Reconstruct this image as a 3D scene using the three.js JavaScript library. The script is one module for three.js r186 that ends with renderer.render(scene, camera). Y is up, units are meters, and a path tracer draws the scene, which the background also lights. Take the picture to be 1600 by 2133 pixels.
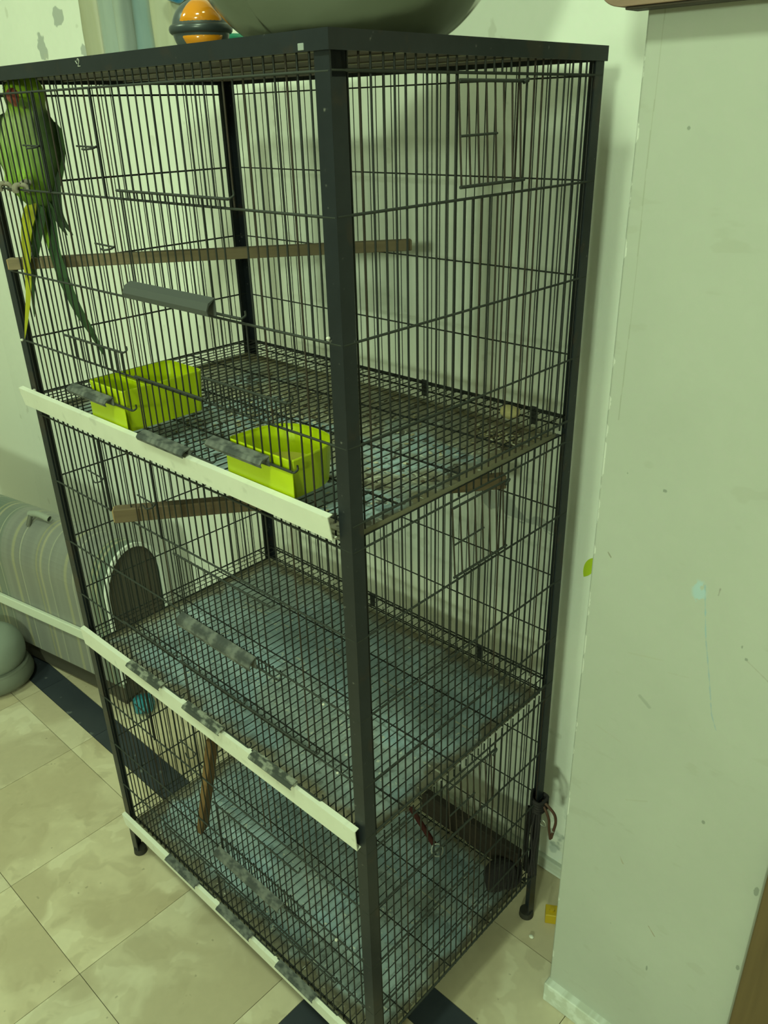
import * as THREE from 'three';
import { RectAreaLightUniformsLib } from 'three/addons/lights/RectAreaLightUniformsLib.js';
import { RoundedBoxGeometry } from 'three/addons/geometries/RoundedBoxGeometry.js';
import { MarchingCubes } from 'three/addons/objects/MarchingCubes.js';
import { mergeGeometries } from 'three/addons/utils/BufferGeometryUtils.js';

// ---------- camera, lights, exposure ----------
const scene = new THREE.Scene();
scene.background = new THREE.Color(0x000000);
const camera = new THREE.PerspectiveCamera(64.234, 1600 / 2133, 0.02, 30);
camera.rotation.order = 'YXZ';
camera.position.set(0.611, 1.5708, 0.584);
camera.rotation.set(-0.457, 0.7623, -0.0266);
scene.add(camera);
const renderer = new THREE.WebGLRenderer({ antialias: true });
renderer.toneMapping = THREE.LinearToneMapping;
renderer.toneMappingExposure = 1.25;
renderer.shadowMap.enabled = true;
RectAreaLightUniformsLib.init();
const LAMP = new THREE.Color().setRGB(0.74, 1.0, 0.62);          // greenish fluorescent light
const LAMPS = [
  // name, position, aim, size, intensity, label
  ['wall_lamp', [2.55, 2.62, 6.0], [-0.6, 1.3, -0.6], 0.5, 160, 'large square glowing wall lamp high on the wall behind the camera'],
  ['ceiling_lamp', [0.16, 2.93, 0.86], [0.16, 0, 0.86], 0.26, 95, 'square glowing ceiling lamp above the front of the cage'],
  ['ceiling_lamp', [-1.75, 2.93, 1.0], [-1.75, 0, 1.0], 0.3, 55, 'square glowing ceiling lamp over the left part of the room'],
];

// ---------- helpers ----------
function rng(seed) { let s = seed >>> 0; return () => { s = (s + 0x6D2B79F5) | 0; let t = Math.imul(s ^ (s >>> 15), 1 | s); t = (t + Math.imul(t ^ (t >>> 7), 61 | t)) ^ t; return ((t ^ (t >>> 14)) >>> 0) / 4294967296; }; }
const rand = rng(7);
const hash = (x, y, s) => { let h = Math.imul(x, 374761393) + Math.imul(y, 668265263) + Math.imul(s, 974711) | 0; h = Math.imul(h ^ (h >>> 13), 1274126177); return ((h ^ (h >>> 16)) >>> 0) / 4294967296; };
function noise(x, y, s = 0, per = 0) {
  const xi = Math.floor(x), yi = Math.floor(y), fx = x - xi, fy = y - yi, u = fx * fx * (3 - 2 * fx), v = fy * fy * (3 - 2 * fy);
  const m = (a) => per ? ((a % per) + per) % per : a;
  const a = hash(m(xi), m(yi), s), b = hash(m(xi + 1), m(yi), s), c = hash(m(xi), m(yi + 1), s), d = hash(m(xi + 1), m(yi + 1), s);
  return a + (b - a) * u + (c - a) * v + (a - b - c + d) * u * v;
}
function fbm(x, y, s, oct = 4, per = 0) { let r = 0, w = 0.5, t = 0; for (let i = 0; i < oct; i++) { r += w * noise(x, y, s + i * 17, per); t += w; w *= 0.5; x *= 2; y *= 2; if (per) per *= 2; } return r / t; }
const clamp = (x, a = 0, b = 1) => Math.min(b, Math.max(a, x));
const sstep = (a, b, x) => { const t = clamp((x - a) / (b - a)); return t * t * (3 - 2 * t); };
const mix3 = (a, b, t) => [a[0] + (b[0] - a[0]) * t, a[1] + (b[1] - a[1]) * t, a[2] + (b[2] - a[2]) * t];
function tex(w, h, fn, { srgb = true, repeat = false } = {}) {   // fn(u, v) gives linear rgb 0..1
  const d = new Uint8Array(w * h * 4);
  const enc = (c) => { c = clamp(c); return 255 * (srgb ? (c <= 0.0031308 ? c * 12.92 : 1.055 * Math.pow(c, 1 / 2.4) - 0.055) : c); };
  for (let j = 0; j < h; j++) for (let i = 0; i < w; i++) { const c = fn((i + 0.5) / w, (j + 0.5) / h), k = 4 * (j * w + i); d[k] = enc(c[0]); d[k + 1] = enc(c[1]); d[k + 2] = enc(c[2]); d[k + 3] = 255; }
  const t = new THREE.DataTexture(d, w, h); t.magFilter = THREE.LinearFilter; t.minFilter = THREE.LinearMipmapLinearFilter; t.generateMipmaps = true;
  if (srgb) t.colorSpace = THREE.SRGBColorSpace;
  if (repeat) t.wrapS = t.wrapT = THREE.RepeatWrapping;
  t.needsUpdate = true; return t;
}
const lin = (r, g, b) => new THREE.Color().setRGB(r, g, b);
const M = (r, g, b, rough = 0.6, o = {}) => new THREE.MeshStandardMaterial({ color: lin(r, g, b), roughness: rough, metalness: 0, ...o });
const used = {};
function numbered(n) { const k = used[n] = (used[n] ?? -1) + 1; return k ? n + '_' + String(k).padStart(3, '0') : n; }
function thing(name, label, category, pos = [0, 0, 0], group) {
  const o = new THREE.Group(); o.name = numbered(name); o.position.set(...pos); scene.add(o);
  o.userData = { label, category }; if (group) o.userData.group = group; return o;
}
function obj(name, geo, mat, parent, pos, label) {
  const m = new THREE.Mesh(geo, mat); m.name = parent ? name : numbered(name); m.castShadow = m.receiveShadow = true;
  if (pos) m.position.set(...pos); (parent || scene).add(m); if (label) m.userData.label = label; return m;
}
function solo(name, geo, mat, label, category, pos, group) { const m = obj(name, geo, mat, null, pos); m.userData = { label, category }; if (group) m.userData.group = group; return m; }
function struct(name, geo, mat, pos) { const m = obj(name, geo, mat, null, pos); m.userData.kind = 'structure'; return m; }
function structGroup(name) { const g = new THREE.Group(); g.name = numbered(name); g.userData.kind = 'structure'; scene.add(g); return g; }
const box = (x0, x1, y0, y1, z0, z1) => new THREE.BoxGeometry(x1 - x0, y1 - y0, z1 - z0).translate((x0 + x1) / 2, (y0 + y1) / 2, (z0 + z1) / 2);
const rbox = (x0, x1, y0, y1, z0, z1, r, s = 2) => new RoundedBoxGeometry(x1 - x0, y1 - y0, z1 - z0, s, r).translate((x0 + x1) / 2, (y0 + y1) / 2, (z0 + z1) / 2);
function rod(a, b, r, seg = 6) {
  const A = new THREE.Vector3(...a), B = new THREE.Vector3(...b), d = B.clone().sub(A);
  const g = new THREE.CylinderGeometry(r, r, d.length(), seg, 1);
  g.applyQuaternion(new THREE.Quaternion().setFromUnitVectors(new THREE.Vector3(0, 1, 0), d.normalize()));
  return g.translate((a[0] + b[0]) / 2, (a[1] + b[1]) / 2, (a[2] + b[2]) / 2);
}
const tube = (pts, r, n = 24, seg = 6, closed = false) => new THREE.TubeGeometry(new THREE.CatmullRomCurve3(pts.map((p) => new THREE.Vector3(...p)), closed), n, r, seg, closed);
function planarUV(g, fu, fv) { const p = g.attributes.position, uv = new Float32Array(p.count * 2); for (let i = 0; i < p.count; i++) { uv[2 * i] = fu(p.getX(i), p.getY(i), p.getZ(i)); uv[2 * i + 1] = fv(p.getX(i), p.getY(i), p.getZ(i)); } g.setAttribute('uv', new THREE.BufferAttribute(uv, 2)); return g; }
function profileX(pts, x0, x1) {   // pts in (z, y), swept along x
  const s = new THREE.Shape(pts.map(([z, y]) => new THREE.Vector2(-z, y)));
  const g = new THREE.ExtrudeGeometry(s, { depth: x1 - x0, bevelEnabled: false, steps: 1 });
  return g.rotateY(Math.PI / 2).translate(x0, 0, 0);
}
const ZW = -0.617, ZP = -0.36, XP = 0.121;      // back wall, pier face, pier edge
const L = 0.8, D = 0.491, H = 1.639, TIERS = [1.135, 0.63, 0.128];

// ---------- lamps (outside the frame) ----------
for (const [name, p, aim, s, I, label] of LAMPS) {
  const g = thing(name, label, 'lamp', p);
  g.lookAt(...aim);
  obj('housing', rbox(-s / 2 - 0.02, s / 2 + 0.02, -s / 2 - 0.02, s / 2 + 0.02, -0.05, 0.0, 0.008), M(0.75, 0.75, 0.73), g);
  obj('diffuser', box(-s / 2, s / 2, -s / 2, s / 2, 0.0, 0.006), new THREE.MeshStandardMaterial({ color: 0xffffff, emissive: LAMP, emissiveIntensity: 3 }), g);
  const l = new THREE.RectAreaLight(LAMP, I, s, s); l.position.set(0, 0, 0.01); l.rotation.y = Math.PI; g.add(l);
}

// ---------- room ----------
const PAINT = [0.86, 0.865, 0.805], PIER = [0.50, 0.51, 0.465];   // pier colour darkened to stand in for weaker light on it
const blob = (x, y, cx, cy, rx, ry, s, edge = 0.35) => { const d = Math.hypot((x - cx) / rx, (y - cy) / ry) + (fbm(x * 45, y * 45, s, 3) - 0.5) * edge * 3.2; return 1 - sstep(0.92, 1.02, d); };
const backTex = tex(1536, 1360, (u, v) => {
  const x = -2.45 + 2.6 * u, y = 2.3 * v;
  let c = PAINT.map((k) => k * (0.955 + 0.09 * fbm(x * 5, y * 5, 3, 4)));
  const n = fbm(x * 60, y * 60, 9, 3); c = c.map((k) => k * (0.985 + 0.03 * n));
  // chipped paint with grey render showing
  const grey = [0.47, 0.49, 0.47];
  let g = Math.max(blob(x, y, -1.63, 1.806, 0.034, 0.026, 21), blob(x, y, -1.745, 1.742, 0.026, 0.033, 22), blob(x, y, -1.522, 1.724, 0.03, 0.018, 23));
  // scraped grey patch on the wall behind the second tier
  g = Math.max(g, 0.85 * blob(x, y, -0.235, 0.872, 0.05, 0.018, 24, 0.6), 0.85 * blob(x, y, -0.15, 0.858, 0.05, 0.012, 25, 0.7), 0.6 * blob(x, y, -0.215, 0.895, 0.022, 0.02, 26, 0.6));
  c = mix3(c, grey, g);
  const ly = 0.852 - 0.03 * (x + 0.2) + 0.006 * (fbm(x * 30, 1, 31, 3) - 0.5);
  if (x > -0.36 && x < -0.06 && Math.abs(y - ly) < 0.0015) c = [0.86, 0.86, 0.82];
  // damp stain and mould low on the wall by the pier
  const mould = sstep(0.50, 0.62, fbm(x * 26, y * 26, 41, 5)) * sstep(0.26, 0.05, y) * sstep(-0.14, -0.03, x);
  c = mix3(c, [0.20, 0.26, 0.25], 0.75 * mould);
  const efflo = sstep(0.52, 0.6, fbm(x * 34, y * 34, 51, 4)) * sstep(0.15, 0.04, y) * sstep(-0.1, 0.0, x);
  c = mix3(c, [0.82, 0.85, 0.86], 0.7 * efflo);
  // handling marks and grime spots
  const sp = sstep(0.76, 0.80, fbm(x * 22, y * 18, 61, 4)); c = mix3(c, [0.55, 0.54, 0.46], 0.35 * sp);
  return c;
});
const pierMarks = [[0.214, 1.12, 0.003, 0.0025], [0.184, 1.546, 0.002, 0.002], [0.341, 0.622, 0.0035, 0.0045], [0.353, 0.92, 0.002, 0.002], [0.299, 0.252, 0.0015, 0.006], [0.431, 0.548, 0.003, 0.008], [0.432, 0.382, 0.003, 0.006], [0.226, 0.30, 0.001, 0.001], [0.16, 1.13, 0.001, 0.001], [0.345, 0.936, 0.0012, 0.003]];
const pierLines = [[0.290, 0.349, 0.302, 0.335, 0.0011, [0.33, 0.27, 0.2], 1], [0.145, 1.004, 0.150, 0.998, 0.0008, [0.3, 0.28, 0.22], 1], [0.22, 0.79, 0.236, 0.778, 0.0032, [0.38, 0.39, 0.35], 0.8],
  [0.305, 1.008, 0.304, 0.998, 0.0008, [0.35, 0.33, 0.3], 1], [0.355, 0.918, 0.385, 0.90, 0.0008, [0.4, 0.38, 0.33], 0.8], [0.285, 1.005, 0.298, 0.928, 0.0007, [0.33, 0.46, 0.55], 0.9], [0.298, 0.928, 0.313, 0.864, 0.0007, [0.33, 0.42, 0.5], 0.8], [0.313, 0.864, 0.324, 0.812, 0.0007, [0.33, 0.42, 0.5], 0.8], [0.324, 0.812, 0.334, 0.79, 0.0006, [0.33, 0.42, 0.5], 0.8],
  [0.195, 0.855, 0.245, 0.866, 0.0012, [0.47, 0.46, 0.39], 0.5], [0.255, 0.85, 0.285, 0.856, 0.001, [0.46, 0.45, 0.38], 0.5], [0.222, 0.585, 0.255, 0.604, 0.0014, [0.46, 0.45, 0.38], 0.5], [0.155, 0.70, 0.2, 0.69, 0.001, [0.48, 0.47, 0.4], 0.5], [0.225, 0.462, 0.232, 0.45, 0.001, [0.4, 0.36, 0.28], 0.9]];
const pierTex = tex(640, 2000, (u, v) => {
  const x = XP + 0.5 * u, y = 2.0 * v;
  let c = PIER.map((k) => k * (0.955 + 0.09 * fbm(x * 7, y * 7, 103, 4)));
  const n = fbm(x * 70, y * 70, 109, 3); c = c.map((k) => k * (0.985 + 0.03 * n));
  for (const [mx, my, rx, ry] of pierMarks) if (Math.abs(x - mx) < 3 * rx + 0.004 && Math.abs(y - my) < 3 * ry + 0.004) c = mix3(c, [0.27, 0.29, 0.25], 0.9 * blob(x, y, mx, my, rx, ry, 7));
  for (const [x0, y0, x1, y1, w, col, a] of pierLines) {
    const dx = x1 - x0, dy = y1 - y0, t = clamp(((x - x0) * dx + (y - y0) * dy) / (dx * dx + dy * dy));
    const d = Math.hypot(x - x0 - t * dx, y - y0 - t * dy) + 0.0016 * (fbm(x * 150, y * 150, 5, 2) - 0.5);
    c = mix3(c, col, a * (1 - sstep(w * 0.5, w * 1.2, d)));
  }
  const chalk = sstep(0.47, 0.56, fbm(x * 130, y * 90, 133, 4)) * (1 - sstep(0.5, 1.05, Math.hypot((x - 0.279) / 0.012, (y - 0.994) / 0.02)));
  c = mix3(c, [0.42, 0.60, 0.70], 0.7 * chalk);
  c = mix3(c, [0.42, 0.42, 0.36], 0.3 * sstep(0.72, 0.8, fbm(x * 16, y * 40, 141, 4)));
  // fine crack along the arris and chips
  const cx = 0.142 + 0.006 * (fbm(y * 6, 2, 151, 4) - 0.5) - 0.008 * (1.66 - y);
  if (y > 1.2 && Math.abs(x - cx) < 0.0006) c = mix3(c, [0.38, 0.38, 0.32], 0.7);
  if (x - XP < 0.0045 * sstep(0.55, 0.75, fbm(y * 40, 3, 161, 4))) c = mix3(c, [0.74, 0.74, 0.70], 0.9);
  return c;
});
const plain = M(...PAINT, 0.85), dull = M(0.42, 0.42, 0.38, 0.9);
const backMat = new THREE.MeshStandardMaterial({ map: backTex, roughness: 0.85 });
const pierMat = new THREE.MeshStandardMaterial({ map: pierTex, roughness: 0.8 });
{
  const g = planarUV(box(-2.45, 0.15, -0.05, 2.3, ZW - 0.1, ZW), (x) => (x + 2.45) / 2.6, (x, y) => y / 2.3);
  const w = structGroup('wall_back');
  obj('painted_face', g, backMat, w);
  obj('plaster', mergeGeometries([box(-3.6, -2.45, -0.05, 3.0, ZW - 0.1, ZW), box(-2.45, 0.15, 2.3, 3.0, ZW - 0.1, ZW)]), plain, w);
  const p = structGroup('wall_right');                                     // the pier that stands out beside the cage
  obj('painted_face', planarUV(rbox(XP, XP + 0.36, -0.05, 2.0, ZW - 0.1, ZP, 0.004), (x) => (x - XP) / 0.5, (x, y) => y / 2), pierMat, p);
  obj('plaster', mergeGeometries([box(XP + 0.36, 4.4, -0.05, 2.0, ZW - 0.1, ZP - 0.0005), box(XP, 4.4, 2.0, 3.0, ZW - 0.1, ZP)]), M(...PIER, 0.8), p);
  struct('wall_left', box(-3.7, -3.6, -0.05, 3.0, ZW - 0.1, 6.3), dull);
  struct('wall_side', box(4.4, 4.5, -0.05, 3.0, ZW - 0.1, 6.3), dull);
  struct('wall_front', box(-3.7, 4.5, -0.05, 3.0, 6.2, 6.3), dull);
  struct('ceiling', box(-3.7, 4.5, 2.98, 3.05, ZW - 0.1, 6.3), M(0.8, 0.8, 0.78, 0.9));
  const skirtTex = tex(512, 64, (u, v) => { const n = fbm(u * 30, v * 3, 71, 4); return mix3([0.60, 0.62, 0.56], [0.74, 0.77, 0.74], sstep(0.40, 0.66, n)); });
  const sm = new THREE.MeshStandardMaterial({ map: skirtTex, roughness: 0.8 });
  struct('baseboard_back', planarUV(rbox(-3.6, XP, 0, 0.034, ZW - 0.005, ZW + 0.012, 0.003), (x) => x, (x, y) => y * 20), sm);
  struct('baseboard_right', planarUV(rbox(XP - 0.002, 0.44, 0, 0.05, ZP - 0.005, ZP + 0.016, 0.003), (x) => x * 2, (x, y) => y * 20), sm);
}
// door casing and door leaf at the right edge of the photograph
const woodTex = (a, b, s, sc = 1) => tex(128, 1024, (u, v) => { const w = fbm(u * 9 * sc + 1.5 * fbm(u * 3, v * 4, s + 5, 3), v * 3, s, 4), f = fbm(u * 70 * sc, v * 14, s + 9, 3); return mix3(a, b, clamp(0.75 * sstep(0.3, 0.7, w) + 0.5 * (f - 0.5) + 0.12)); }, { repeat: true });
{
  const d = structGroup('door_1');
  const cm = new THREE.MeshStandardMaterial({ map: woodTex([0.08, 0.05, 0.02], [0.155, 0.10, 0.042], 201), roughness: 0.5 });
  const uvw = (g) => planarUV(g, (x) => x * 4, (x, y) => y * 0.6);
  obj('casing', uvw(rbox(0.4427, 0.515, 0, 1.6, ZP - 0.01, ZP + 0.02, 0.003)), cm, d);
  obj('leaf', uvw(rbox(0.518, 1.2, 0.005, 1.6, ZP - 0.005, ZP + 0.012, 0.004)), new THREE.MeshStandardMaterial({ map: woodTex([0.07, 0.03, 0.022], [0.14, 0.06, 0.045], 211), roughness: 0.45 }), d);
  obj('casing', uvw(rbox(1.203, 1.275, 0, 1.6, ZP - 0.01, ZP + 0.02, 0.003)), cm, d);
}
// ---------- floor tiles ----------
const marble = tex(768, 768, (u, v) => {
  const P = 8, wx = fbm(u * P, v * P, 301, 4, P) - 0.5, wy = fbm(u * P, v * P, 311, 4, P) - 0.5;
  const a = fbm(u * 8 + wx * 1.2, v * 8 + wy * 1.2, 321, 5, 8), b = fbm(u * 24 + wx * 3, v * 24 + wy * 3, 331, 4, 24), c = fbm(u * 96, v * 96, 341, 3, 96);
  let k = mix3([0.54, 0.455, 0.325], [0.68, 0.595, 0.445], sstep(0.36, 0.66, a));
  k = mix3(k, [0.75, 0.67, 0.52], 0.8 * sstep(0.60, 0.66, b) * sstep(0.4, 0.6, a));
  k = mix3(k, [0.47, 0.39, 0.27], 0.45 * sstep(0.40, 0.30, b));
  k = mix3(k, [0.28, 0.23, 0.16], 0.6 * sstep(0.86, 0.89, c));
  return k.map((q) => q * (0.96 + 0.08 * c));
}, { repeat: true });
const darkTex = tex(512, 512, (u, v) => { const a = fbm(u * 12, v * 12, 401, 5, 12), c = fbm(u * 60, v * 60, 411, 3, 60); let k = mix3([0.030, 0.036, 0.050], [0.052, 0.060, 0.076], a); k = mix3(k, [0.2, 0.21, 0.21], 0.6 * sstep(0.78, 0.83, c)); return k; }, { repeat: true });
const tileMat = [0, 1, 2].map((i) => new THREE.MeshStandardMaterial({ map: marble, roughness: 0.42, color: lin(...[[1, 1, 1], [0.95, 0.955, 0.95], [1.0, 0.985, 0.95]][i]) }));
const darkMat = new THREE.MeshStandardMaterial({ map: darkTex, roughness: 0.3 });
const floor = structGroup('floor');
obj('slab', box(-3.65, 4.45, -0.1, -0.0075, ZW - 0.05, 6.25), M(0.33, 0.28, 0.2, 0.9), floor);
function tile(x0, x1, z0, z1, mat) {
  const e = 0.0007, g = box(x0 + e, x1 - e, -0.0075, 0, z0 + e, z1 - e), ox = rand(), oz = rand();
  planarUV(g, (x) => x / 1.3 + ox, (x, y, z) => z / 1.3 + oz);
  obj(mat === darkMat ? 'border_tile' : 'tile', g, mat, floor);
}
const S1 = [-0.2205, -0.139], S2 = [-0.229, -0.1465];
const gridX = [-3.6, -3.13, -2.815, -2.5, -2.185, -1.87, -1.555, -1.24, -0.925, -0.61, -0.293, S2[0]], gridZ = [S1[1], -0.071, 0.244, 0.559, 0.874, 1.5, 2.2, 3.0, 4.0, 5.0, 6.2];
const gridX2 = [S2[1], 0.17, 0.485, 0.8, 1.4, 2.0, 2.8, 3.6, 4.4], backZ = [ZW, -0.42, S1[0]];
for (let j = 0; j < gridZ.length - 1; j++) {
  for (let i = 0; i < gridX.length - 1; i++) tile(gridX[i], gridX[i + 1], gridZ[j], gridZ[j + 1], tileMat[Math.floor(rand() * 3)]);
  for (let i = 0; i < gridX2.length - 1; i++) tile(gridX2[i], gridX2[i + 1], gridZ[j], gridZ[j + 1], tileMat[Math.floor(rand() * 3)]);
  tile(...S2, gridZ[j], gridZ[j + 1], darkMat);
}
for (let j = 0; j < 2; j++) for (const G of [gridX, gridX2]) for (let i = 0; i < G.length - 1; i++) tile(G[i], G[i + 1], backZ[j], backZ[j + 1], tileMat[(i + j) % 3]);
for (const G of [gridX, gridX2]) for (let i = 0; i < G.length - 1; i++) tile(G[i], G[i + 1], ...S1, darkMat);
tile(...S2, ZW, S1[0], darkMat); tile(...S2, ...S1, darkMat);

// ---------- the cage ----------
const black = new THREE.MeshStandardMaterial({ roughness: 0.42, map: tex(256, 256, (u, v) => { const a = fbm(u * 16, v * 16, 501, 4, 16), b = fbm(u * 50, v * 50, 511, 3, 50); let k = mix3([0.008, 0.011, 0.016], [0.015, 0.019, 0.026], a); k = mix3(k, [0.20, 0.19, 0.17], 0.7 * sstep(0.83, 0.87, b)); return mix3(k, [0.035, 0.022, 0.016], 0.6 * sstep(0.62, 0.72, fbm(u * 8, v * 8, 521, 4, 8))); }, { repeat: true }) });
const wireMat = [M(0.009, 0.011, 0.012, 0.5), M(0.012, 0.013, 0.012, 0.55), M(0.028, 0.018, 0.012, 0.65)];
const barMat = M(0.026, 0.03, 0.026, 0.65);
const dustMat = new THREE.MeshStandardMaterial({ roughness: 0.75, map: tex(128, 128, (u, v) => { const a = fbm(u * 10, v * 10, 531, 4, 10); return mix3([0.05, 0.055, 0.056], [0.16, 0.165, 0.155], sstep(0.25, 0.75, a)); }, { repeat: true }) });
const guanoMat = new THREE.MeshStandardMaterial({ roughness: 0.8, map: tex(128, 128, (u, v) => { const a = fbm(u * 12, v * 12, 541, 4, 12); return mix3([0.05, 0.055, 0.05], [0.27, 0.275, 0.235], sstep(0.36, 0.68, a)); }, { repeat: true }) });
const cage = thing('bird_cage', 'tall black three-tier wire bird cage standing on small feet before the back wall', 'cage');
const UVS = (g) => planarUV(g, (x, y, z) => x * 3.1 - z * 3.7 + 0.3, (x, y, z) => y * 3 + z * 0.9);
// angle-iron posts with feet
for (const [px, pz, sx, sz] of [[0, 0, -1, -1], [-L, 0, 1, -1], [0, -D, -1, 1], [-L, -D, 1, 1]]) {
  const w = 0.0205, t = 0.0022;
  const s = new THREE.Shape([[0, 0], [w, 0], [w, t], [t, t], [t, w], [0, w]].map(([a, b]) => new THREE.Vector2(a, b)));
  let g = new THREE.ExtrudeGeometry(s, { depth: 1.612, bevelEnabled: false });
  g.rotateX(-Math.PI / 2);                       // shape y -> -z, depth -> y
  g.scale(sx, 1, -sz);
  if (sx * -sz < 0) { const ix = g.index; if (ix) { const a = ix.array; for (let i = 0; i < a.length; i += 3) { const q = a[i]; a[i] = a[i + 2]; a[i + 2] = q; } } else { const p = g.attributes.position.array; for (let i = 0; i < p.length; i += 9) for (let k = 0; k < 3; k++) { const q = p[i + k]; p[i + k] = p[i + 6 + k]; p[i + 6 + k] = q; } g.computeVertexNormals(); } }
  g.translate(px, 0.012, pz);
  const post = obj('post', UVS(g), black, cage);
  const f = new THREE.CylinderGeometry(0.0145, 0.0155, 0.014, 18); f.translate(px + sx * 0.011, 0.0075, pz + sz * 0.011);
  obj('foot', f, M(0.03, 0.027, 0.022, 0.7), post);
}
// top rails, top panel
{
  const y0 = 1.6215, e = 0.003, t = 0.0024, w = 0.022;
  const railX = (z, s) => mergeGeometries([box(-L - e, e, y0, H, Math.min(z, z + s * t), Math.max(z, z + s * t)), box(-L - e + t, e - t, H - t, H - 0.0002, Math.min(z + s * t, z + s * w), Math.max(z + s * t, z + s * w))]);
  const railZ = (x, s) => mergeGeometries([box(Math.min(x, x + s * t), Math.max(x, x + s * t), y0, H, -D - e + t, e - t), box(Math.min(x + s * t, x + s * w), Math.max(x + s * t, x + s * w), H - t - 0.0004, H - 0.0006, -D - e + w, e - w)]);
  obj('top_rail', UVS(railX(e, -1)), black, cage); obj('top_rail', UVS(railX(-D - e, 1)), black, cage);
  obj('top_rail', UVS(railZ(e, -1)), black, cage); obj('top_rail', UVS(railZ(-L - e, 1)), black, cage);
  const bt = new THREE.MeshStandardMaterial({ map: woodTex([0.05, 0.030, 0.018], [0.11, 0.068, 0.042], 551), roughness: 0.7 });
  obj('top_board', planarUV(box(-L + 0.003, -0.003, 1.6275, 1.6335, -D + 0.003, -0.003), (x, y, z) => z * 2, (x) => x), bt, cage);
  obj('added_top_sheet', box(-L + 0.003, -0.003, 1.634, 1.6362, -D + 0.003, -0.003), M(0.13, 0.14, 0.10, 0.6), cage);  // unseen sheet, added to set the tone that the basin reflects
  for (const z of [-0.06, -0.16, -0.27, -0.38]) obj('top_cross_bar', rod([-L + 0.003, 1.6262, z], [-0.003, 1.6262, z], 0.0012), M(0.32, 0.30, 0.25, 0.35, { metalness: 0.4 }), cage);
  obj('corner_plate', box(-0.0205, 0, 1.600, 1.6215, -0.0205, -0.0022), black, cage);
  // scratched numeral painted on the front rail
  obj('painted_mark', mergeGeometries([tube([[-0.4445, 1.635, 0.0034], [-0.4425, 1.6375, 0.0034], [-0.4405, 1.6345, 0.0034], [-0.4445, 1.629, 0.0034]], 0.0005, 10, 5), rod([-0.4445, 1.629, 0.0034], [-0.439, 1.629, 0.0034], 0.0005), rod([-0.449, 1.635, 0.0034], [-0.4455, 1.6315, 0.0034], 0.0005)]), M(0.5, 0.5, 0.46), cage);
  obj('bare_metal_chip', rbox(-0.038, -0.030, 1.6225, 1.6285, 0.0025, 0.0038, 0.0006), M(0.3, 0.32, 0.32), cage);
}
// wires
const unitWire = new THREE.CylinderGeometry(1, 1, 1, 6, 1, true);
let wireCount = 0; const rest = [];
function vwire(x, z, y0, y1, r, lean = 0, leanZ = 0) {
  const g = unitWire, m = wireMat[rand() < 0.16 ? 2 : rand() < 0.5 ? 0 : 1];
  if (wireCount < 296) {
    const w = obj('wire', g, m, cage, [x, (y0 + y1) / 2, z]); w.scale.set(r, y1 - y0, r); w.rotation.set(leanZ, 0, lean); wireCount++;
  } else rest.push(g.clone().scale(r, y1 - y0, r).translate(x, (y0 + y1) / 2, z));
}
const SMALL = [[-0.62, -0.455], [-0.425, -0.265], [-0.255, -0.096]], MAIN = [-0.40, -0.165], UP = [[-0.697, -0.586], [-0.545, -0.432]];
const inside = (x, [a, b]) => x > a && x < b;
const jit = (a) => (rand() - 0.5) * a;
TIERS.forEach((h, ti) => {
  const top = ti ? h + 0.490 : 1.6285, bot = h - 0.004;
  for (let i = 1; i < 46; i++) {                                  // front face, broken where doors slide
    const x = -0.0145 - 0.0170 * i + jit(0.0016), lean = jit(0.004);
    let segs = [[bot, top]];
    const cut = (a, b) => { segs = segs.flatMap(([p, q]) => (b <= p || a >= q) ? [[p, q]] : [[p, a], [b, q]].filter(([m, n]) => n - m > 0.004)); };
    if (SMALL.some((s) => inside(x, s))) cut(bot, h + 0.098);
    if (inside(x, MAIN)) cut(h + 0.215, h + 0.343);
    for (const [a, b] of segs) vwire(x, -0.0045, a, b, 0.00125, lean);
  }
});
TIERS.forEach((h, ti) => {                                        // right face, open where the side door hangs
  const top = ti ? h + 0.484 : 1.6285;
  for (let i = 1; i < 29; i++) {
    const z = -0.0097 - 0.0165 * i + jit(0.0016);
    if (z < -0.197 && z > -0.300) { vwire(-0.0045, z, h - 0.012, h + 0.343, 0.00125); vwire(-0.0045, z, h + 0.4705, top, 0.00125); } else vwire(-0.0045, z, h - 0.012, top, 0.00125, 0, jit(0.004));
  }
});
TIERS.forEach((h, ti) => { const top = ti ? h + 0.484 : 1.6285; for (let i = 1; i < 29; i++) { const z = -0.0097 - 0.0165 * i + jit(0.002); vwire(-L + 0.0045, z, h - 0.012, top, 0.0009); } for (let i = 1; i < 46; i++) vwire(-0.0145 - 0.0170 * i + jit(0.002), -D + 0.0045, h - 0.012, top, 0.0008); });
obj('far_wires', mergeGeometries(rest), wireMat[0], cage).userData.kind = 'stuff';
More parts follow.
